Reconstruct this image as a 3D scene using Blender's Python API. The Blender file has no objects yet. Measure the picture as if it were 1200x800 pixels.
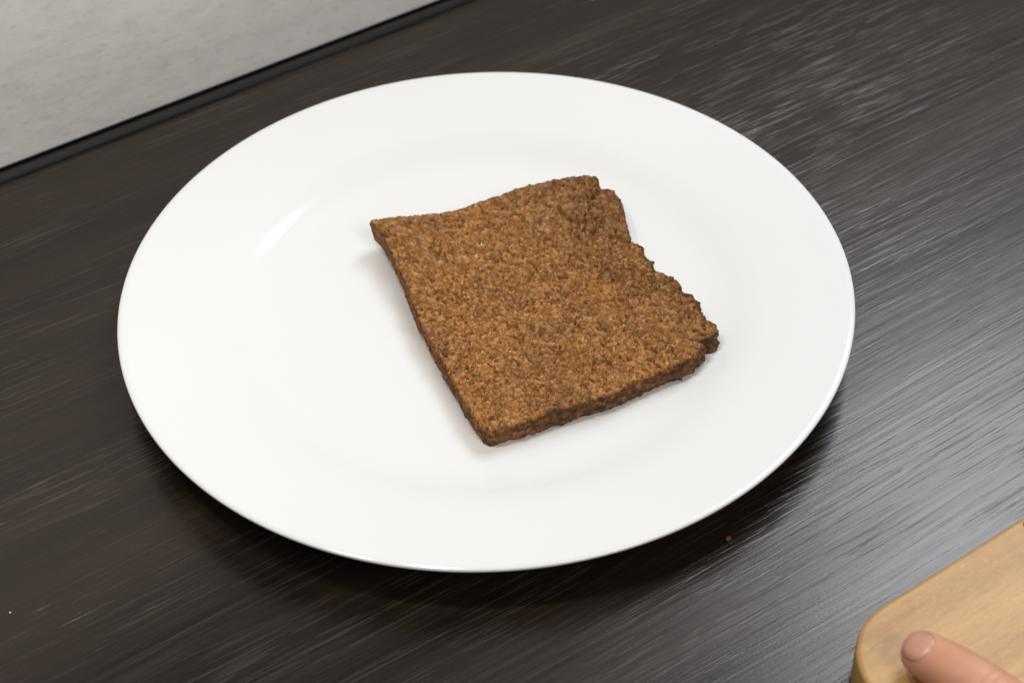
import bpy, bmesh, math, random
import numpy as np
from mathutils import Vector, Matrix

random.seed(7)
RNG = np.random.default_rng(11)
scene = bpy.context.scene
COL = scene.collection

# ------------------------------------------------------------------ camera
cam_d = bpy.data.cameras.new("camera")
cam = bpy.data.objects.new("camera", cam_d)
COL.objects.link(cam)
scene.camera = cam
cam_d.sensor_width = 36.0
cam_d.lens = 63.75
cam_d.clip_start = 0.02
cam_d.clip_end = 60.0
_r = Vector((0.99932457, -0.02532871, -0.02662438))
_u = Vector((0.0367478, 0.68879222, 0.72402685))
_f = Vector((0.0, 0.72451621, -0.68925776))
M3 = Matrix((_r, _u, -_f)).transposed().to_4x4()
M3.translation = Vector((0.00873005, -0.48165594, 0.44755251))
cam.matrix_world = M3
cam_d.dof.use_dof = True
cam_d.dof.focus_distance = 0.62
cam_d.dof.aperture_fstop = 14.0
scene.render.resolution_x = 1024
scene.render.resolution_y = 682

# ------------------------------------------------------------------ world: dim neutral room
world = bpy.data.worlds.new("World")
scene.world = world
world.use_nodes = True
wb = world.node_tree.nodes["Background"]
wb.inputs[0].default_value = (1.0, 0.99, 0.98, 1)
wb.inputs[1].default_value = 0.165

# ------------------------------------------------------------------ lamps
def area(name, loc, target, sx, sy, power, color):
    d = bpy.data.lights.new(name, 'AREA')
    d.shape = 'RECTANGLE'
    d.size, d.size_y = sx, sy
    d.energy = power
    d.color = color
    o = bpy.data.objects.new(name, d)
    COL.objects.link(o)
    o.location = loc
    q = (Vector(target) - Vector(loc)).to_track_quat('-Z', 'Y')
    o.rotation_euler = q.to_euler()
    return o

AZ = 0.5611369            # azimuth of the worktop grain and of the wall
G = Vector((math.cos(AZ), math.sin(AZ), 0))
N = Vector((-math.sin(AZ), math.cos(AZ), 0))

# daylight from a window high on the right, behind the worktop
kd = Vector((0.35, 0.47, 0.81)).normalized()
kt = Vector((0.05, -0.05, 0))
win = area("window_light", kt + kd * 1.30, kt, 0.37, 0.70, 8.7, (0.88, 0.938, 1.0))
win.rotation_euler = (win.rotation_euler.to_matrix() @ Matrix.Rotation(math.radians(35), 3, 'Z')).to_euler()
# two warm round lamps of a cooker hood above the worktop
for lx, ly in ((-0.25, -0.11), (-0.10, -0.11)):
    o = area("hood_lamp", (lx, ly, 0.64), (lx, ly, 0), 0.06, 0.06, 0.90, (1.0, 0.935, 0.845))
    o.data.shape = 'DISK'
# soft fill added on the viewer's side to brighten the wall
area("fill_light", (0.80, -1.30, 1.5), (0, 0, 0), 0.7, 0.7, 14.5, (1.0, 0.985, 0.965))

vs = scene.view_settings
vs.view_transform = 'Standard'
vs.look = 'None'
vs.exposure = 0.0
vs.gamma = 1.0
vs.use_curve_mapping = False

# ------------------------------------------------------------------ helpers
def tag(o, label=None, cat=None, group=None, kind=None):
    if label: o["label"] = label
    if cat: o["category"] = cat
    if group: o["group"] = group
    if kind: o["kind"] = kind
    return o

def link_mesh(name, me, mat=None, parent=None, smooth=True):
    o = bpy.data.objects.new(name, me)
    COL.objects.link(o)
    if mat: me.materials.append(mat)
    if parent: o.parent = parent
    if smooth:
        me.polygons.foreach_set("use_smooth", np.ones(len(me.polygons), dtype=bool))
    return o

def empty(name, loc=(0, 0, 0)):
    o = bpy.data.objects.new(name, None)
    o.empty_display_size = 0.02
    COL.objects.link(o)
    o.location = loc
    return o

def mesh_np(name, verts, quads):
    me = bpy.data.meshes.new(name)
    nv, nf = len(verts), len(quads)
    me.vertices.add(nv)
    me.vertices.foreach_set("co", np.ascontiguousarray(verts, dtype=np.float32).ravel())
    k = quads.shape[1]
    me.loops.add(nf * k)
    me.loops.foreach_set("vertex_index", np.ascontiguousarray(quads, dtype=np.int32).ravel())
    me.polygons.add(nf)
    me.polygons.foreach_set("loop_start", np.arange(0, nf * k, k, dtype=np.int32))
    me.polygons.foreach_set("loop_total", np.full(nf, k, dtype=np.int32))
    me.update(calc_edges=True)
    me.validate()
    return me

class NT:
    """short-hand for building a node material"""
    def __init__(self, name):
        self.m = bpy.data.materials.new(name)
        self.m.use_nodes = True
        self.t = self.m.node_tree
        self.b = self.t.nodes["Principled BSDF"]
    def n(self, kind, ins=None, **props):
        nd = self.t.nodes.new(kind)
        for k, v in props.items(): setattr(nd, k, v)
        for k, v in (ins or {}).items():
            if hasattr(v, "links"): self.t.links.new(v, nd.inputs[k])
            else: nd.inputs[k].default_value = v
        return nd
    def ln(self, a, b): self.t.links.new(a, b)
    def bsdf(self, **kw):
        for k, v in kw.items():
            i = self.b.inputs[k.replace("_", " ")]
            if hasattr(v, "links"): self.t.links.new(v, i)
            else: i.default_value = v
    def ramp(self, fac, stops, interp='LINEAR'):
        r = self.n('ShaderNodeValToRGB', {'Fac': fac})
        cr = r.color_ramp
        cr.interpolation = interp
        while len(cr.elements) < len(stops): cr.elements.new(0.5)
        for e, (p_, c) in zip(cr.elements, stops):
            e.position = p_
            e.color = c if len(c) == 4 else (*c, 1)
        return r.outputs[0]
    def mix(self, fac, a, b, blend='MIX'):
        nd = self.n('ShaderNodeMix', data_type='RGBA', blend_type=blend)
        for i, v in ((0, fac), (6, a), (7, b)):
            if hasattr(v, "links"): self.ln(v, nd.inputs[i])
            else: nd.inputs[i].default_value = v if not isinstance(v, tuple) else ((*v, 1) if len(v) == 3 else v)
        return nd.outputs[2]
    def math(self, op, a, b=None, c=None):
        nd = self.n('ShaderNodeMath', operation=op)
        for i, v in enumerate((a, b, c)):
            if v is None: continue
            if hasattr(v, "links"): self.ln(v, nd.inputs[i])
            else: nd.inputs[i].default_value = v
        return nd.outputs[0]
    def noise(self, vec, scale, detail=4, rough=0.55, dist=0.0):
        return self.n('ShaderNodeTexNoise', {'Vector': vec, 'Scale': scale, 'Detail': detail,
                                             'Roughness': rough, 'Distortion': dist}).outputs[0]
    def objco(self, scale=(1, 1, 1), loc=(0, 0, 0)):
        tc = self.n('ShaderNodeTexCoord')
        mp = self.n('ShaderNodeMapping', {'Vector': tc.outputs['Object'], 'Scale': scale, 'Location': loc})
        return mp.outputs[0]
    def bump(self, h, strength, dist, nrm=None):
        ins = {'Height': h, 'Strength': strength, 'Distance': dist}
        if nrm is not None: ins['Normal'] = nrm
        return self.n('ShaderNodeBump', ins).outputs[0]

# ------------------------------------------------------------------ materials
def mat_laminate():
    k = NT("dark_wood_laminate")
    # wavy warp so that the grain is not ruler straight
    tc = k.n('ShaderNodeTexCoord')
    w = k.n('ShaderNodeTexNoise', {'Vector': k.objco((2.2, 9, 1)), 'Scale': 1.0, 'Detail': 2})
    wv = k.n('ShaderNodeVectorMath', {0: w.outputs['Color'], 1: (0.5, 0.5, 0.5)}, operation='SUBTRACT')
    wv = k.n('ShaderNodeVectorMath', {0: wv.outputs[0], 1: (0.0, 0.016, 0.0)}, operation='MULTIPLY')
    co = k.n('ShaderNodeVectorMath', {0: tc.outputs['Object'], 1: wv.outputs[0]}, operation='ADD').outputs[0]
    def st(sx, sy, loc=(0, 0, 0)):
        return k.n('ShaderNodeMapping', {'Vector': co, 'Scale': (sx, sy, 1), 'Location': loc}).outputs[0]
    broad = k.noise(st(2.4, 22), 1.0, 4, 0.55)
    bands = k.noise(st(4, 95, (3, 1, 0)), 1.0, 4, 0.6)
    fine = k.noise(st(9, 520, (1, 5, 0)), 1.0, 3.5, 0.6)
    pore_a = k.noise(st(22, 900, (7, 2, 0)), 1.0, 2.0, 0.5)
    pore_b = k.noise(st(32, 1350, (2, 9, 0)), 1.0, 1, 0.5)
    # base colour
    c0 = k.ramp(bands, [(0.30, (0.0045, 0.0022, 0.0012)), (0.50, (0.0105, 0.0058, 0.0034)), (0.72, (0.022, 0.0130, 0.0080))])
    c1 = k.mix(k.ramp(broad, [(0.38, (0, 0, 0)), (0.60, (1, 1, 1))]), k.mix(0.35, c0, (0.004, 0.0028, 0.002)), k.mix(0.6, c0, (0.024, 0.0145, 0.0082)))
    c2 = k.mix(k.ramp(fine, [(0.42, (0, 0, 0)), (0.70, (0.55, 0.55, 0.55))]), c1, (0.022, 0.0158, 0.0115))
    streak = k.ramp(pore_a, [(0.595, (0, 0, 0)), (0.655, (1, 1, 1))])
    streak2 = k.ramp(pore_b, [(0.60, (0, 0, 0)), (0.68, (1, 1, 1))])
    zone = k.ramp(k.noise(st(7, 38, (4, 4, 0)), 1.0, 2), [(0.40, (0.15, 0.15, 0.15)), (0.62, (1, 1, 1))])
    sk_raw = k.math('MAXIMUM', streak, k.math('MULTIPLY', streak2, 0.7))
    sk = k.math('MULTIPLY', sk_raw, zone)
    c3 = k.mix(k.math('MULTIPLY', sk, 0.50), c2, (0.085, 0.066, 0.054))
    # relief: a flat film pressed with pores along the grain
    grit = k.noise(st(900, 1500), 1.0, 2)
    h = k.math('ADD', k.math('MULTIPLY', sk_raw, k.math('MULTIPLY_ADD', zone, 0.24, 0.06)), k.math('MULTIPLY', fine, 0.34))
    h = k.math('ADD', h, k.math('ADD', k.math('MULTIPLY', bands, 0.5), k.math('MULTIPLY', grit, 0.09)))
    nb = k.bump(h, 0.50, 0.00040)
    rough = k.math('ADD', k.math('MULTIPLY', broad, 0.16), k.math('ADD', 0.125, k.math('MULTIPLY', fine, 0.12)))
    k.bsdf(Base_Color=c3, Roughness=rough, Normal=nb, IOR=1.56)
    k.b.inputs['Specular Tint'].default_value = (1.0, 0.93, 0.905, 1)
    return k.m

def mat_wall():
    k = NT("grey_stone_panel")
    n1 = k.noise(k.objco((3, 1, 11)), 1.0, 5, 0.6)
    n2 = k.noise(k.objco((60, 1, 130), (3, 0, 2)), 1.0, 6, 0.7)
    n3 = k.noise(k.objco((210, 1, 420), (5, 0, 1)), 1.0, 4, 0.65)
    c = k.ramp(n1, [(0.3, (0.81, 0.78, 0.74)), (0.7, (0.88, 0.855, 0.82))])
    c = k.mix(k.ramp(n2, [(0.36, (0.28, 0.28, 0.28)), (0.54, (0, 0, 0))]), c, (0.56, 0.535, 0.505))
    c = k.mix(k.ramp(n3, [(0.56, (0, 0, 0)), (0.76, (0.32, 0.32, 0.32))]), c, (0.36, 0.335, 0.31))
    nb = k.bump(k.math('ADD', n2, k.math('MULTIPLY', n3, 0.4)), 0.35, 0.0006)
    k.bsdf(Base_Color=c, Roughness=0.55, Normal=nb)
    return k.m

def mat_plain(name, col, rough, **kw):
    k = NT(name)
    n = k.noise(k.objco((60, 60, 60)), 1.0, 4)
    c = k.mix(k.ramp(n, [(0.3, (0, 0, 0)), (0.7, (1, 1, 1))]), tuple(v * 0.8 for v in col), tuple(min(1, v * 1.15) for v in col))
    k.bsdf(Base_Color=c, Roughness=k.math('ADD', rough - 0.05, k.math('MULTIPLY', n, 0.1)), **kw)
    return k.m

def mat_plate():
    k = NT("white_opal_glass")
    n = k.noise(k.objco((9, 9, 9)), 1.0, 3)
    c = k.mix(n, (0.80, 0.80, 0.795), (0.83, 0.83, 0.825))
    sm = k.noise(k.objco((30, 30, 30), (2, 1, 0)), 1.0, 5, 0.6)
    k.bsdf(Base_Color=c, Roughness=k.math('ADD', 0.05, k.math('MULTIPLY', sm, 0.10)), IOR=1.5,
           Normal=k.bump(k.noise(k.objco((22, 22, 22)), 1.0, 2), 0.06, 0.002))
    k.b.inputs['Subsurface Weight'].default_value = 0.0
    return k.m

def mat_bread():
    k = NT("dark_rye_bread")
    at = k.n('ShaderNodeAttribute', attribute_name="tint")
    co = k.objco((1, 1, 1))
    fine = k.noise(co, 2600, 3, 0.6)
    c = k.mix(k.ramp(fine, [(0.3, (0, 0, 0)), (0.7, (1, 1, 1))]), k.mix(1.0, at.outputs['Color'], (0.66, 0.62, 0.58), 'MULTIPLY'),
              k.mix(1.0, at.outputs['Color'], (1.28, 1.28, 1.28), 'MULTIPLY'))
    k.bsdf(Base_Color=c, Roughness=0.72, Normal=k.bump(fine, 0.5, 0.00025))
    k.b.inputs['Specular IOR Level'].default_value = 0.35
    k.b.inputs['Subsurface Weight'].default_value = 0.08
    k.b.inputs['Subsurface Radius'].default_value = (1.0, 0.5, 0.25)
    k.b.inputs['Subsurface Scale'].default_value = 0.0008
    return k.m

def mat_board():
    k = NT("pale_wood_board")
    g1 = k.noise(k.objco((5, 60, 60)), 1.0, 4, 0.55, 0.4)
    g2 = k.noise(k.objco((90, 620, 620), (1, 3, 0)), 1.0, 3, 0.6)
    fl = k.noise(k.objco((520, 800, 800), (4, 0, 0)), 1.0, 3, 0.6)
    st = k.noise(k.objco((22, 26, 26), (8, 3, 1)), 1.0, 3, 0.5)
    c = k.ramp(g1, [(0.3, (0.37, 0.19, 0.056)), (0.7, (0.58, 0.345, 0.13))])
    c = k.mix(k.ramp(g2, [(0.45, (0, 0, 0)), (0.75, (0.5, 0.5, 0.5))]), c, (0.34, 0.185, 0.07))
    c = k.mix(k.ramp(fl, [(0.54, (0, 0, 0)), (0.74, (0.45, 0.45, 0.45))]), c, (0.66, 0.43, 0.20))
    c = k.mix(k.ramp(st, [(0.52, (0, 0, 0)), (0.72, (0.6, 0.6, 0.6))]), c, (0.33, 0.15, 0.05))
    k.bsdf(Base_Color=c, Roughness=0.40, Normal=k.bump(g2, 0.3, 0.0003))
    return k.m

def mat_skin():
    k = NT("skin")
    m = k.noise(k.objco((70, 70, 70)), 1.0, 3)
    pr = k.n('ShaderNodeTexVoronoi', {'Vector': k.objco((1300, 1300, 1300)), 'Scale': 1.0}, feature='DISTANCE_TO_EDGE').outputs[0]
    c = k.mix(k.ramp(m, [(0.3, (0, 0, 0)), (0.7, (1, 1, 1))]), (0.60, 0.26, 0.15), (0.67, 0.35, 0.22))
    k.bsdf(Base_Color=c, Roughness=0.46, Normal=k.bump(pr, 0.35, 0.0002))
    k.b.inputs['Subsurface Weight'].default_value = 0.25
    k.b.inputs['Subsurface Radius'].default_value = (1.0, 0.35, 0.2)
    k.b.inputs['Subsurface Scale'].default_value = 0.003
    return k.m

M_LAM, M_WALL, M_PLATE, M_BREAD, M_BOARD, M_SKIN = mat_laminate(), mat_wall(), mat_plate(), mat_bread(), mat_board(), mat_skin()
M_TRIM = mat_plain("charcoal_plastic_trim", (0.009, 0.009, 0.010), 0.6)
M_SEAL = mat_plain("black_sealant", (0.004, 0.004, 0.0045), 0.6)
for m_, l_ in ((M_SEAL, 0.0), (M_TRIM, 0.3), (M_BOARD, 0.38)):
    m_.node_tree.nodes["Principled BSDF"].inputs['Specular IOR Level'].default_value = l_
M_NAIL = mat_plain("finger_nail", (0.63, 0.32, 0.225), 0.3)
M_DUST = mat_plain("white_dust", (0.75, 0.75, 0.74), 0.7)

# ------------------------------------------------------------------ setting: worktop, wall, trim (local x runs along the wall)
def box_mesh(name, lo, hi, bev=0.0, seg=3):
    bm = bmesh.new()
    bmesh.ops.create_cube(bm, size=1.0)
    for v in bm.verts:
        v.co = Vector([lo[i] + (v.co[i] + 0.5) * (hi[i] - lo[i]) for i in range(3)])
    if bev:
        bmesh.ops.bevel(bm, geom=bm.edges[:], offset=bev, segments=seg, affect='EDGES', profile=0.5)
    me = bpy.data.meshes.new(name)
    bm.to_mesh(me); bm.free()
    return me

WN = 0.1863           # face of the wall, measured from the plate's middle along N
worktop = link_mesh("countertop", box_mesh("countertop", (-0.9, -0.42, -0.038), (0.9, WN + 0.004, 0.0), 0.003), M_LAM, smooth=False)
worktop.rotation_euler = (0, 0, AZ)
tag(worktop, "dark brown wood grain worktop under the plate", kind="structure")

wall = link_mesh("wall", box_mesh("wall", (-0.75, WN, 0.0025), (0.60, WN + 0.012, 0.30)), M_WALL, smooth=False)
wall.rotation_euler = (0, 0, AZ)
tag(wall, "light grey stone look splashback behind the worktop", kind="structure")

def extrude_profile(name, prof, x0, x1, mat, parent):
    n = len(prof)
    v = np.array([(x, a, b) for x in (x0, x1) for a, b in prof])
    me = bpy.data.meshes.new(name)
    faces = [(i, (i + 1) % n, n + (i + 1) % n, n + i) for i in range(n)]
    faces += [tuple(range(n - 1, -1, -1)), tuple(range(n, 2 * n))]
    me.from_pydata([tuple(q) for q in v], [], faces)
    me.update()
    return link_mesh(name, me, mat, parent, smooth=False)

# low quarter-round strip with a dark sealed gap behind it
prof = [(0.1788, -0.0005)]
for i in range(10):
    t = i / 9
    prof.append((0.1790 + 0.0028 * t, 0.0007 + 0.0022 * math.sin(t * math.pi / 2) ** 0.8))
prof += [(0.1826, 0.0026), (0.1826, -0.0005)]
trim = extrude_profile("trim_strip", prof[::-1], -0.749, 0.599, M_TRIM, wall)
extrude_profile("sealant_line", [(WN - 0.0002, 0.0002), (WN - 0.0002, 0.0022), (0.1829, 0.0009), (0.1829, 0.0002)], -0.749, 0.599, M_SEAL, wall)

# ------------------------------------------------------------------ plate: turned profile
ZR = 0.0183
def catmull(pts, per):
    P = np.array(pts, float)
    P = np.vstack([2 * P[0] - P[1], P, 2 * P[-1] - P[-2]])
    out = []
    for i in range(1, len(P) - 2):
        t = np.linspace(0, 1, per, endpoint=False)[:, None]
        a, b, c, d = P[i - 1], P[i], P[i + 1], P[i + 2]
        out.append(0.5 * ((2 * b) + (-a + c) * t + (2 * a - 5 * b + 4 * c - d) * t ** 2 + (-a + 3 * b - 3 * c + d) * t ** 3))
    out.append(P[-2][None])
    return np.vstack(out)

def lathe(name, prof, seg, mat, parent=None):
    ang = np.linspace(0, 2 * np.pi, seg, endpoint=False)
    m = len(prof)
    V = np.stack([np.outer(np.cos(ang), prof[:, 0]), np.outer(np.sin(ang), prof[:, 0]),
                  np.tile(prof[:, 1], (seg, 1))], -1).reshape(-1, 3)
    i = np.arange(seg)[:, None]; j = np.arange(m - 1)[None]
    a = i * m + j; b = ((i + 1) % seg) * m + j
    Q = np.stack([a, b, b + 1, a + 1], -1).reshape(-1, 4)
    me = mesh_np(name, V, Q)
    return link_mesh(name, me, mat, parent)

top_pts = [(0.0004, 0.0048), (0.030, 0.0048), (0.060, 0.0049), (0.071, 0.0051), (0.079, 0.0058), (0.086, 0.0074), (0.0925, 0.0096),
           (0.0985, 0.01145), (0.105, 0.0130), (0.112, 0.0145), (0.120, 0.0161), (0.1270, 0.01755)]
lip = [(0.1290, 0.0179), (0.1299, 0.0175), (0.1300, 0.0167), (0.1292, 0.0158)]
bot_pts = [(0.1260, 0.0148), (0.118, 0.0130), (0.108, 0.0110), (0.100, 0.0087), (0.094, 0.0064), (0.087, 0.0041), (0.079, 0.0024),
           (0.072, 0.0016), (0.040, 0.0015), (0.0004, 0.0015)]
prof = np.vstack([catmull(top_pts, 10), catmull(lip, 5), catmull(bot_pts, 8)])
plate = lathe("plate", prof[::-1], 320, M_PLATE)
tag(plate, "round white dinner plate with a wide smooth rim on the dark worktop", "plate")
foot = lathe("foot_ring", np.array([(0.0700, 0.0017), (0.0705, 0.0004), (0.0712, 0.0), (0.0728, 0.0), (0.0735, 0.0004), (0.0742, 0.0019)])[::-1], 160, M_PLATE, plate)

# ------------------------------------------------------------------ numpy noise
def hash3(ix, iy, iz, seed):
    h = (ix.astype(np.int64) * 374761393 + iy.astype(np.int64) * 668265263 + iz.astype(np.int64) * 2147483647 + seed * 974634777) & 0xFFFFFFFF
    h = ((h ^ (h >> 13)) * 1274126177) & 0xFFFFFFFF
    h = ((h ^ (h >> 16)) * 2246822519) & 0xFFFFFFFF
    h = h ^ (h >> 15)
    return h
def hf(h, k):
    return (((h * (2654435761 + 40503 * k)) >> 7) & 0xFFFF) / 65535.0

def worley(P, cell, seed):
    """F1, F2 (in cell units) and a 0..1 id for the nearest feature point"""
    Q = P / cell
    B = np.floor(Q).astype(np.int64)
    f1 = np.full(len(P), 9.0); f2 = np.full(len(P), 9.0); ident = np.zeros(len(P)); id2 = np.zeros(len(P))
    for dx in (-1, 0, 1):
        for dy in (-1, 0, 1):
            for dz in (-1, 0, 1):
                c = B + (dx, dy, dz)
                h = hash3(c[:, 0], c[:, 1], c[:, 2], seed)
                fx = c[:, 0] + hf(h, 1); fy = c[:, 1] + hf(h, 2); fz = c[:, 2] + hf(h, 3)
                d = np.sqrt((fx - Q[:, 0]) ** 2 + (fy - Q[:, 1]) ** 2 + (fz - Q[:, 2]) ** 2)
                near = d < f1
                f2 = np.where(near, f1, np.minimum(f2, d))
                ident = np.where(near, hf(h, 4), ident)
                id2 = np.where(near, hf(h, 5), id2)
                f1 = np.where(near, d, f1)
    return f1, f2, ident, id2

def vnoise(P, cell, seed):
    Q = P / cell
    B = np.floor(Q).astype(np.int64)
    t = Q - B
    t = t * t * (3 - 2 * t)
    out = np.zeros(len(P))
    for dx in (0, 1):
        for dy in (0, 1):
            for dz in (0, 1):
                h = hash3(B[:, 0] + dx, B[:, 1] + dy, B[:, 2] + dz, seed)
                w = (t[:, 0] if dx else 1 - t[:, 0]) * (t[:, 1] if dy else 1 - t[:, 1]) * (t[:, 2] if dz else 1 - t[:, 2])
                out += w * hf(h, 1)
    return out * 2 - 1

def smooth01(a, b, x):
    t = np.clip((x - a) / (b - a), 0, 1)
    return t * t * (3 - 2 * t)

# ------------------------------------------------------------------ bread slice (millimetres, then scaled)
OUT = np.array([(-42.2, 39.4), (-30.9, 42.3), (-16.6, 43.9), (-7.0, 48.1), (5.9, 54.7), (17.4, 60.4), (29.0, 63.7), (38.9, 65.0),
    (43.7, 63.7), (44.3, 57.5), (49.4, 55.9), (51.6, 49.9), (52.6, 41.3), (53.1, 31.3), (53.5, 27.4), (57.6, 23.3), (57.9, 19.5),
    (60.7, 16.0), (60.9, 10.3), (63.6, 9.2), (66.8, 6.7), (69.4, 2.4), (70.2, -2.2), (72.6, -3.2), (74.9, -7.4), (76.4, -13.3),
    (76.3, -17.3), (79.2, -17.9), (80.2, -21.9), (79.8, -25.2), (77.6, -26.2), (72.6, -26.6), (75.4, -30.2), (71.1, -34.9), (64.2, -39.1),
    (58.1, -41.3), (54.4, -43.6), (48.8, -47.0), (39.8, -51.5), (30.9, -54.6), (22.1, -57.8), (10.4, -62.8), (4.6, -64.8),
    (0.3, -66.0), (-2.2, -63.9), (-5.9, -56.8), (-8.2, -51.5), (-12.5, -40.5), (-17.8, -27.3), (-21.5, -17.7), (-24.6, -9.1),
    (-29.4, 8.4), (-34.3, 23.3), (-38.3, 33.5), (-41.8, 37.9)], float)
CB = np.array((24.0, -4.0))
THICK = 8.4

def lift(x, y):
    """the slice is slightly curled: its left corner stands clear of the plate (mm)"""
    a = smooth01(20, 98, np.hypot(x - 75, y + 28) * 0.75 + 0.0)
    u_ = (-(x - 20) * 0.66 + (y - 0) * 0.55)
    left = 5.2 * np.clip((u_ + 14) / 76, 0, 1) ** 2.2
    far = 1.4 * np.clip((y - 5) / 60, 0, 1) + 1.0 * np.clip((x - 45) / 35, 0, 1)
    return left * (0.75 + 0.25 * a) + far * np.clip(1 - left / 4, 0, 1)

NG = 460                       # cells across the cut face
def make_bread():
    A = OUT - CB
    def radius(th):
        D = np.stack([np.cos(th), np.sin(th)], -1)
        R = np.zeros(len(th))
        for i in range(len(A)):
            p0, p1 = A[i], A[(i + 1) % len(A)]
            e = p1 - p0
            det = D[:, 0] * (-e[1]) + D[:, 1] * e[0]
            det = np.where(np.abs(det) < 1e-9, 1e-9, det)
            t = (p0[0] * (-e[1]) + p0[1] * e[0]) / det
            s_ = (D[:, 0] * p0[1] - D[:, 1] * p0[0]) / det
            ok = (s_ >= -1e-6) & (s_ <= 1 + 1e-6) & (t > 0)
            R = np.where(ok, np.maximum(R, t), R)
        return R
    ths = np.linspace(0, 2 * np.pi, 2400, endpoint=False)
    Rs = radius(ths)
    for _ in range(4):
        Rs = 0.25 * np.roll(Rs, 1) + 0.5 * Rs + 0.25 * np.roll(Rs, -1)
    def square(n):
        """(n+1)^2 points: fraction of the radius and angle (concentric square map)"""
        u = np.linspace(-1, 1, n + 1)
        a, b = np.meshgrid(u, u, indexing='ij')
        big = np.abs(a) >= np.abs(b)
        r = np.where(big, a, b)
        ph = np.where(big, (math.pi / 4) * b / np.where(a == 0, 1, a), math.pi / 2 - (math.pi / 4) * a / np.where(b == 0, 1, b))
        ph = np.where(r < 0, ph + math.pi, ph) + math.radians(20)
        return np.abs(r).ravel(), np.mod(ph, 2 * math.pi).ravel()
    def border(n):
        m = n + 1
        i = np.arange(n)
        return np.concatenate([n * m + i, (n - i) * m + n, (n - n) * m + (n - i), i * m])  # counter-clockwise
    rr = 1.1
    blocks = []
    def block(kind, th, s, z=None):
        R = np.interp(th, ths, Rs, period=2 * math.pi)
        D = np.stack([np.cos(th), np.sin(th)], -1)
        if kind == 't':
            rad = R * s; e = R - rad
            ee = np.clip(rr - e, 0, rr)
            zz = THICK - (rr - np.sqrt(rr * rr - 0.92 * ee * ee)); up = np.ones(len(th)); sd = np.zeros(len(th))
        elif kind == 's':
            zz = THICK - 0.79 - (THICK - 0.9) * s
            rad = R + 0.25 * np.sin(math.pi * s) - 0.7 * s ** 3; e = np.zeros(len(th)); up = np.zeros(len(th)); sd = np.ones(len(th))
        else:
            rad = (R - 0.7) * s; zz = np.full(len(th), 0.0); e = R - rad; up = -np.ones(len(th)); sd = np.zeros(len(th))
        blocks.append((np.column_stack([CB + D * rad[:, None], zz]), D, e, up, sd))
    sT, tT = square(NG)
    block('t', tT, sT)
    bd = border(NG)
    NS = 34
    nb = len(bd)
    qs = np.repeat(np.linspace(0, 1, NS + 1)[1:], nb)
    block('s', np.tile(tT[bd], NS), qs)
    nbt = 9
    block('b', np.tile(tT[bd], nbt), np.repeat(np.array([0.97, .93, .88, .8, .65, .5, .35, .2, .02]), nb))
    F = np.concatenate([b_[0] for b_ in blocks]); rad_dir = np.concatenate([b_[1] for b_ in blocks])
    E = np.concatenate([b_[2] for b_ in blocks]); UP = np.concatenate([b_[3] for b_ in blocks]); S = np.concatenate([b_[4] for b_ in blocks])
    W = F.copy()
    for c in range(3):
        W[:, c] += 0.30 * vnoise(F, 1.1, 20 + c) + 0.9 * vnoise(F, 3.7, 30 + c)
    stretch = np.array((1.0, 1.12, 1.0))
    f1, f2, ida, idb = worley(W * stretch, 2.1, 1)
    g1, g2, idc, _ = worley(W * stretch + 40, 1.05, 2)
    W2 = W.copy()
    W2[:, 2] = np.where(UP > 0.3, 0.37, W2[:, 2])            # pores opened by the cut
    q1, q2, idq, idr = worley(W2 * np.array((1.0, 1.2, 1.0)) + 90, 2.6, 3)
    r1, r2, idm, idn = worley(W2 + 50, 1.45, 6)
    k1, k2, idk, idl = worley(W * np.array((1.0, 1.25, 1.0)) + 7, 4.3, 5)
    t_ = 0.95 * (0.52 - f1) + 0.75 * (0.50 - g1) + 0.55 * (0.50 - k1) * (0.4 + 0.9 * idk) + 0.10 * vnoise(W, 0.55, 26)
    # the knife levels the crumb: grains are cut flat on top, the gaps between them stay open
    h = 0.10 - np.log1p(np.exp(np.clip((0.10 - t_) * 7.0, -40, 40))) / 7.0
    h = np.where(h < 0, h * 1.35, h)
    h -= 0.9 * np.clip(0.13 - (k2 - k1), 0, 1) / 0.13 * (idl > 0.5)
    h += 0.16 * vnoise(F, 2.6, 5) + 0.26 * vnoise(F, 7.0, 6) + 0.32 * vnoise(F, 19.0, 7) + 0.12 * vnoise(W, 0.6, 8)
    h -= 0.7 * np.clip(0.16 - (f2 - f1), 0, 1) / 0.16 * (ida > 0.40)
    pit_r = 0.13 + 0.29 * idq ** 1.5
    pit = np.clip(1 - q1 / pit_r, 0, 1) * (idr > 0.25)
    h -= 2.4 * smooth01(0, 0.5, pit)
    h -= 1.7 * smooth01(0, 0.6, np.clip(1 - r1 / (0.20 + 0.24 * idm), 0, 1)) * (idn > 0.40)
    s1, s2, ids, idt = worley(W2 * np.array((1, 1.5, 1)) + 13, 6.5, 4)
    h -= 3.0 * smooth01(0, 0.55, np.clip(1 - s1 / (0.08 + 0.13 * ids), 0, 1)) * (idt > 0.55)
    h = np.maximum(h, -3.2)
    # cracks and hollows seen on this slice
    def groove(a, b, w, d, jit=1.2):
        a = np.array(a); b = np.array(b); ab = b - a
        X = F[:, :2] + np.stack([vnoise(F, 3.0, 50), vnoise(F, 3.0, 51)], -1) * jit
        t = np.clip(((X - a) @ ab) / (ab @ ab), 0, 1)
        dd = np.hypot(*(X - (a + t[:, None] * ab)).T)
        return -d * np.exp(-(dd / w) ** 2) * (1 - 0.35 * np.abs(2 * t - 1))
    topm = (UP > 0.3).astype(float)
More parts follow.
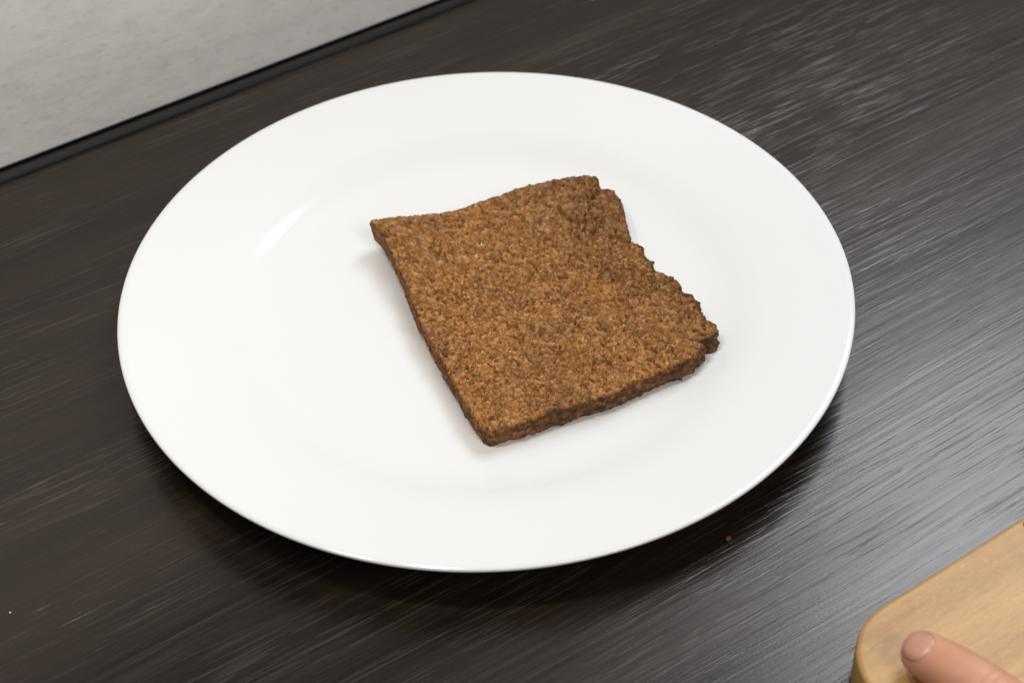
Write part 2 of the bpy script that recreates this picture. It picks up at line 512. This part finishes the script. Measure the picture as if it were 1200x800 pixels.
    gr = groove((25, 47.5), (32, 41), 0.8, 2.2, 1.6) + groove((32, 41), (40, 33), 1.1, 3.0, 1.8) + groove((46, 29.5), (52, 27.6), 1.2, 3.2) \
       + groove((52.3, -6.2), (47, -17), 1.3, 2.0) + groove((46, -18), (39, -28), 1.2, 2.0) + groove((55, -33), (62, -30), 1.2, .9) \
       + groove((60, 9), (52, 8), 1.2, .8) + groove((44, 58), (38, 61), 0.9, .9)
    h += gr * topm
    # rougher torn crust on the cut sides
    side_h = 0.55 * vnoise(W, 1.9, 9) + 0.42 * vnoise(W, 4.2, 10) + 0.30 * (0.6 - g1) - 0.6 * pit
    right = smooth01(30, 62, F[:, 0] + 0.35 * F[:, 1])           # the torn right-hand edge is the most ragged
    side_h += 0.28 * vnoise(W, 0.7, 24)
    side_h += right * (0.30 * vnoise(W, 0.8, 25) + 0.55 * vnoise(W, 3.1, 11) + 0.35 * vnoise(W, 1.3, 12) + 0.2)
    near_edge = np.clip(1 - E / 3.0, 0, 1)
    lateral = np.clip(1 - E / 1.5, 0, 1)
    side_xy = side_h * lateral
    F2 = F.copy()
    is_bot = UP < -0.5
    amp = np.where(is_bot, 0.0, 1.0) * np.where(S > 0, 0.0, 1.0)
    F2[:, 2] += h * amp * (1 - 0.35 * near_edge) - 0.45 * near_edge * amp * np.clip(vnoise(F, 4.5, 13) + 0.2, 0, 1)
    F2[:, :2] += rad_dir * side_xy[:, None]
    F2[:, 2] += np.where(S > 0, 0.25 * vnoise(W, 1.6, 14), 0)
    F2[:, 2] = np.where(is_bot | (S > 0), np.maximum(F2[:, 2], 0.02), F2[:, 2])
    F2[:, 2] += 5.15 + lift(F2[:, 0], F2[:, 1])
    F2[:, 1] -= 1.8
    # ---------------- colour of each crumb grain
    pal = np.array([(0.33, 0.164, 0.058), (0.44, 0.238, 0.094), (0.175, 0.078, 0.026), (0.57, 0.345, 0.168), (0.36, 0.165, 0.042), (0.25, 0.132, 0.064)])
    ci = pal[(idc * 5.999).astype(int)]
    ci2 = pal[(ida * 5.999).astype(int)]
    col = 0.70 * ci + 0.30 * ci2
    # large, slow variation: toasted and moist patches
    lo = vnoise(F, 9.0, 15) * 0.5 + vnoise(F, 24.0, 16) * 0.5
    toast = smooth01(10, 62, F[:, 0] * 0.8 + F[:, 1] * 0.55)      # browner towards the torn corner
    col = col * ((0.98 + 0.20 * lo + 0.18 * (idk - 0.5)) * (1 - 0.26 * toast))[:, None]
    # honey-coloured soft spots and a few pale grains
    honey = smooth01(0.50, 0.75, vnoise(W, 5.0, 17) + 0.25 * vnoise(W, 1.2, 18))
    col = col * (1 - 0.55 * honey[:, None]) + 0.55 * honey[:, None] * np.array((0.46, 0.22, 0.045))
    sp = np.exp(-(np.hypot(F[:, 0] - 40.5, F[:, 1] + 0.1) / 4.2) ** 2)
    col = col * (1 - 0.6 * sp[:, None]) + 0.6 * sp[:, None] * np.array((0.52, 0.25, 0.055))
    pale = (idq * 7.77 % 1 > 0.988) & (q1 < 0.24)
    for x, y, r_ in ((-1.0, 27.1, 0.95), (-3.2, 21.0, 0.9), (47.6, -17.1, 1.0), (61.5, -37.0, 0.7), (4.0, 25, 0.5)):
        pale |= np.hypot(F[:, 0] - x, F[:, 1] - y) < r_ * (0.8 + 0.4 * vnoise(F, 0.7, 19))
    col = np.where(pale[:, None], np.array((0.66, 0.53, 0.38)), col)
    # baked skin: dark on the sides, reaching a little way over the edge on the right side
    depth = 1.1 + 1.3 * vnoise(W, 2.5, 21) + right * 1.0
    crust = np.maximum(S, smooth01(0, 1, 1 - E / np.maximum(depth, 0.3)) * (~is_bot))
    cp = np.array([(0.085, 0.036, 0.012), (0.125, 0.050, 0.015), (0.045, 0.020, 0.008), (0.22, 0.085, 0.020), (0.075, 0.033, 0.014), (0.30, 0.120, 0.028)])
    cc = 0.55 * cp[(idc * 5.999).astype(int)] + 0.45 * cp[(ida * 5.999).astype(int)]
    near_right = smooth01(10, 60, F[:, 0] - 0.35 * F[:, 1] - 5)          # darkest crust along the near right side
    cc = cc * ((1 + 0.25 * vnoise(W, 3.0, 22)) * (1.25 - 0.55 * near_right))[:, None]
    cw = (0.97 * crust * (1 - 0.35 * smooth01(0.2, 0.7, vnoise(W, 1.7, 23))))[:, None]
    col = np.clip((col * (1 - cw) + cc * cw) * np.array((0.92, 0.81, 0.61)), 0.004, 0.9)
    # ---------------- build the parts
    root = empty("bread_slice", (CB[0] * 0.001, CB[1] * 0.001, 0.0052))
    base = np.array((CB[0] * 0.001, CB[1] * 0.001, 0.0052))
    V = F2 * 0.001 - base
    def part(name, idx, Q):
        me = mesh_np(name, V[idx], Q)
        at = me.attributes.new("tint", 'FLOAT_COLOR', 'POINT')
        at.data.foreach_set("color", np.concatenate([col[idx], np.ones((len(idx), 1))], 1).astype(np.float32).ravel())
        return link_mesh(name, me, M_BREAD, root)
    m = NG + 1
    i, j = np.meshgrid(np.arange(NG), np.arange(NG), indexing='ij')
    q0 = (i * m + j).ravel()
    part("crumb", np.arange(m * m), np.stack([q0, q0 + m, q0 + m + 1, q0 + 1], -1))
    def strip(nrow):
        i, j = np.meshgrid(np.arange(nrow - 1), np.arange(nb), indexing='ij')
        a_ = (i * nb + j).ravel(); b_ = (i * nb + (j + 1) % nb).ravel()
        return np.stack([a_, a_ + nb, b_ + nb, b_], -1)
    o1 = m * m; o2 = o1 + NS * nb
    part("crust", np.concatenate([bd, np.arange(o1, o2)]), strip(NS + 1))
    part("underside", np.concatenate([np.arange(o2 - nb, o2), np.arange(o2, o2 + nbt * nb)]), strip(nbt + 1))
    tag(root, "square slice of dark brown bread with a torn right edge on the plate", "bread")
    return root
bread = make_bread()

# ------------------------------------------------------------------ small crumbs and dust
def chip(name, loc, size, seed, mat, label, cat, group=None, col=None, flat=0.7):
    bm = bmesh.new()
    bmesh.ops.create_icosphere(bm, subdivisions=3, radius=1.0)
    rg = np.random.default_rng(seed)
    ax = rg.normal(size=(7, 3))
    ax /= np.linalg.norm(ax, axis=1)[:, None]
    P = np.array([v.co[:] for v in bm.verts])
    k = 1 + 0.55 * vnoise(P + seed * 3.1, 0.8, seed) * 0.7 + 0.25 * vnoise(P + seed, 0.35, seed + 1)
    P = P * k[:, None] * np.array((1.25, 0.9, flat))
    P[:, 2] -= P[:, 2].min()
    P *= size * 0.5
    for v, q in zip(bm.verts, P): v.co = q
    me = bpy.data.meshes.new(name)
    bm.to_mesh(me); bm.free()
    if col is not None:
        at = me.attributes.new("tint", 'FLOAT_COLOR', 'POINT')
        w = 1 + 0.35 * vnoise(P * 1000 + 5, 0.7, seed)
        c = np.concatenate([np.array(col)[None] * w[:, None], np.ones((len(P), 1))], 1)
        at.data.foreach_set("color", c.astype(np.float32).ravel())
    o = link_mesh(name, me, mat)
    o.location = loc
    o.rotation_euler = (0, 0, seed * 1.3)
    return tag(o, label, cat, group)

chip("bread_crumb", (0.0755, -0.1068, 0.0001), 0.0017, 3, M_BREAD, "tiny orange brown crumb on the dark worktop in front of the plate", "crumb", col=(0.22, 0.075, 0.016))
chip("bread_crumb", (0.1655, -0.1185, 0.0161), 0.0015, 5, M_BREAD, "tiny dark crumb at the far edge of the pale wooden board", "crumb", col=(0.20, 0.08, 0.025))
chip("dust_speck", (-0.1510, -0.1257, 0.0001), 0.0006, 8, M_DUST, "white dust speck on the worktop near the lower left corner", "dust")

# ------------------------------------------------------------------ chopping board
BT = 0.016
def make_board():
    A = AZ + 0.02
    g = np.array((math.cos(A), math.sin(A))); m = np.array((math.sin(A), -math.cos(A)))
    L, Wd, Rc = 0.34, 0.22, 0.023
    me_bm = bmesh.new()
    pts = []
    for (cx, cy, a0) in ((Rc, Rc, math.pi), (L - Rc, Rc, 1.5 * math.pi), (L - Rc, Wd - Rc, 0), (Rc, Wd - Rc, 0.5 * math.pi)):
        for i in range(13):
            a = a0 + i / 12 * math.pi / 2
            pts.append((cx + Rc * math.cos(a), cy + Rc * math.sin(a)))
    vb = [me_bm.verts.new((x, -y, 0.0)) for x, y in pts]
    f = me_bm.faces.new(vb)
    r = bmesh.ops.extrude_face_region(me_bm, geom=[f])
    for v in r['geom']:
        if isinstance(v, bmesh.types.BMVert): v.co.z = BT
    bmesh.ops.recalc_face_normals(me_bm, faces=me_bm.faces[:])
    ed = [e for e in me_bm.edges if abs(e.verts[0].co.z - e.verts[1].co.z) < 1e-6]
    bmesh.ops.bevel(me_bm, geom=ed, offset=0.0016, segments=4, affect='EDGES', profile=0.5)
    me = bpy.data.meshes.new("cutting_board")
    me_bm.to_mesh(me); me_bm.free()
    o = link_mesh("cutting_board", me, M_BOARD)
    # far-left fillet starts at (116,-146) mm on the far edge
    org = np.array((0.1155, -0.1478)) - g * Rc
    o.location = (org[0], org[1], 0.0002)
    o.rotation_euler = (0, 0, A)
    for poly in me.polygons: poly.use_smooth = abs(poly.normal.z) < 0.999
    tag(o, "pale wooden chopping board with rounded corner under the thumb", "cutting board")
    return o
board = make_board()

# ------------------------------------------------------------------ hand: one skin over thumb, fist and forearm
def loft(bm, pts, radii, dors, seg=20, per=6, flat=0.86, tip=True):
    """pts, radii along the limb; the section is wider than deep across 'dors'"""
    C = catmull(pts, per); Rr = catmull([(r, r) for r in radii], per)[:, 0]
    n = len(C)
    T = np.gradient(C, axis=0); T /= np.linalg.norm(T, axis=1)[:, None]
    d = np.array(dors, float)
    rings = []
    def ring(c, t, r):
        b = np.cross(t, d); b /= np.linalg.norm(b)
        u_ = np.cross(b, t)
        return [bm.verts.new(Vector(c + r * (math.cos(a) * b + flat * math.sin(a) * u_))) for a in np.linspace(0, 2 * math.pi, seg, endpoint=False)]
    if tip:      # rounded end at the first point
        for q in np.linspace(0.12, 0.97, 6):
            rings.append(ring(C[0] - T[0] * Rr[0] * 0.95 * math.sqrt(1 - q * q), T[0], Rr[0] * q))
    for i in range(n): rings.append(ring(C[i], T[i], Rr[i]))
    for a, b in zip(rings[:-1], rings[1:]):
        for i in range(seg):
            bm.faces.new((a[i], a[(i + 1) % seg], b[(i + 1) % seg], b[i]))
    bm.faces.new(rings[0][::-1]); bm.faces.new(rings[-1])
    return C, T, Rr

THUMB_D = np.array((-0.30, -0.22, 0.93)); THUMB_D /= np.linalg.norm(THUMB_D)
def make_hand():
    S = 0.001
    bm = bmesh.new()
    th = [(125.5, -170, 25.2), (132, -178, 27.2), (141, -189.5, 29.6), (150, -200.5, 31.5), (161, -213, 34.5), (174, -228, 37), (192, -245, 41), (212, -262, 45)]
    tr = [6.9, 7.9, 8.4, 7.9, 9.1, 11.5, 14.5, 15]
    loft(bm, np.array(th) * S, np.array(tr) * S, THUMB_D)
    fingers = [
        [(194, -188, 24.6), (188, -175, 26), (188, -176, 40), (200, -213, 51), (222, -258, 50)],
        [(216, -182, 24.6), (211, -167, 26), (211, -168, 43), (219, -205, 55), (230, -258, 52)],
        [(237, -182, 24.6), (233, -168, 26), (233, -169, 42), (238, -204, 54), (240, -258, 52)],
        [(257, -190, 24.2), (254, -179, 25), (254, -179, 38), (256, -210, 49), (250, -258, 50)]]
    fr = [[7.2, 8.0, 8.6, 10.0, 12], [7.5, 8.3, 9.0, 10.6, 12], [7.2, 8.0, 8.7, 10.2, 12], [6.4, 7.0, 7.6, 9.2, 12]]
    for f, r in zip(fingers, fr):
        loft(bm, np.array(f) * S, np.array(r) * S, (0, 0.35, 1), per=5)
    # palm and forearm
    loft(bm, np.array([(228, -212, 45), (230, -232, 45), (233, -255, 46), (240, -280, 48), (247, -300, 51), (262, -350, 62), (280, -420, 80), (296, -490, 98)]) * S,
         np.array([30, 36, 37, 32, 27.5, 30, 36, 40]) * S, (0, 0.2, 1), flat=0.52, seg=28)
    me = bpy.data.meshes.new("hand_source")
    bm.to_mesh(me); bm.free()
    o = bpy.data.objects.new("hand_source", me)
    COL.objects.link(o)
    md = o.modifiers.new("r", 'REMESH'); md.mode = 'VOXEL'; md.voxel_size = 0.0008; md.use_smooth_shade = True
    md = o.modifiers.new("s", 'SMOOTH'); md.factor = 0.5; md.iterations = 14
    dg = bpy.context.evaluated_depsgraph_get()
    me2 = bpy.data.meshes.new_from_object(o.evaluated_get(dg))
    bpy.data.objects.remove(o)
    me2.name = "hand"
    # creases over the thumb joint
    V = np.zeros(len(me2.vertices) * 3); me2.vertices.foreach_get("co", V); V = V.reshape(-1, 3)
    Nv = np.zeros(len(me2.vertices) * 3); me2.vertex_normals.foreach_get("vector", Nv); Nv = Nv.reshape(-1, 3)
    ax = np.array((0.62, -0.76, 0.2)); ax /= np.linalg.norm(ax)
    tpos = (V - np.array((141, -189.5, 29.6)) * S) @ ax
    on = (np.linalg.norm(V - np.array((141, -189.5, 29.6)) * S, axis=1) < 0.018) & (Nv @ THUMB_D > 0.1)
    cre = np.zeros(len(V))
    for c in (-0.0034, -0.0006, 0.0022, 0.0052):
        cre += np.exp(-((tpos - c) / 0.0008) ** 2)
    V -= Nv * (0.00050 * cre * on)[:, None]
    org = np.array((0.233, -0.255, 0.0164))
    me2.vertices.foreach_set("co", (V - org).ravel().astype(np.float32))
    me2.update()
    h = link_mesh("person_hand", me2, M_SKIN)
    h.location = org + np.array((-0.0032, -0.0022, 0))
    tag(h, "bare hand with its thumb resting on the pale wooden board", "hand")
    # nail: a curved plate on the back of the thumb tip
    C = catmull(np.array(th) * S, 6); Rr = catmull([(r, r) for r in np.array(tr) * S], 6)[:, 0]
    T0 = (C[0] - C[3]); T0 /= np.linalg.norm(T0)
    b = np.cross(T0, THUMB_D); b /= np.linalg.norm(b); u_ = np.cross(b, T0)
    if u_ @ THUMB_D < 0: u_ = -u_
    bmn = bmesh.new()
    nu, nv = 15, 17
    grid = []
    from mathutils.bvhtree import BVHTree
    tree = BVHTree.FromPolygons([tuple(q) for q in V], [tuple(p_.vertices) for p_ in me2.polygons])
    for i in range(nv):
        t = i / (nv - 1)
        s = -0.0045 + t * 0.0098                       # along the thumb, + to the tip
        row = []
        half = 0.0050 * max(0.06, 1 - abs(2 * t - 1) ** 2.4) ** (1 / 2.4)
        for j in range(nu):
            w_ = j / (nu - 1) * 2 - 1
            q = C[0] + T0 * s + b * (half * w_) + u_ * 0.02
            hit, nrm, _, _ = tree.ray_cast(Vector(q), Vector(-u_))
            edge = min(1 - abs(w_), 1 - abs(2 * t - 1))
            pt = hit + nrm * (0.00003 + 0.00036 * min(1, edge * 3.5))
            row.append(bmn.verts.new(pt - Vector(org)))
        grid.append(row)
    for i in range(nv - 1):
        for j in range(nu - 1):
            bmn.faces.new((grid[i][j], grid[i][j + 1], grid[i + 1][j + 1], grid[i + 1][j]))
    bmesh.ops.recalc_face_normals(bmn, faces=bmn.faces[:])
    mn = bpy.data.meshes.new("nail")
    bmn.to_mesh(mn); bmn.free()
    nl = link_mesh("nail", mn, M_NAIL, h)
    sd = nl.modifiers.new("solid", 'SOLIDIFY'); sd.thickness = 0.0007; sd.offset = -1.0
make_hand()
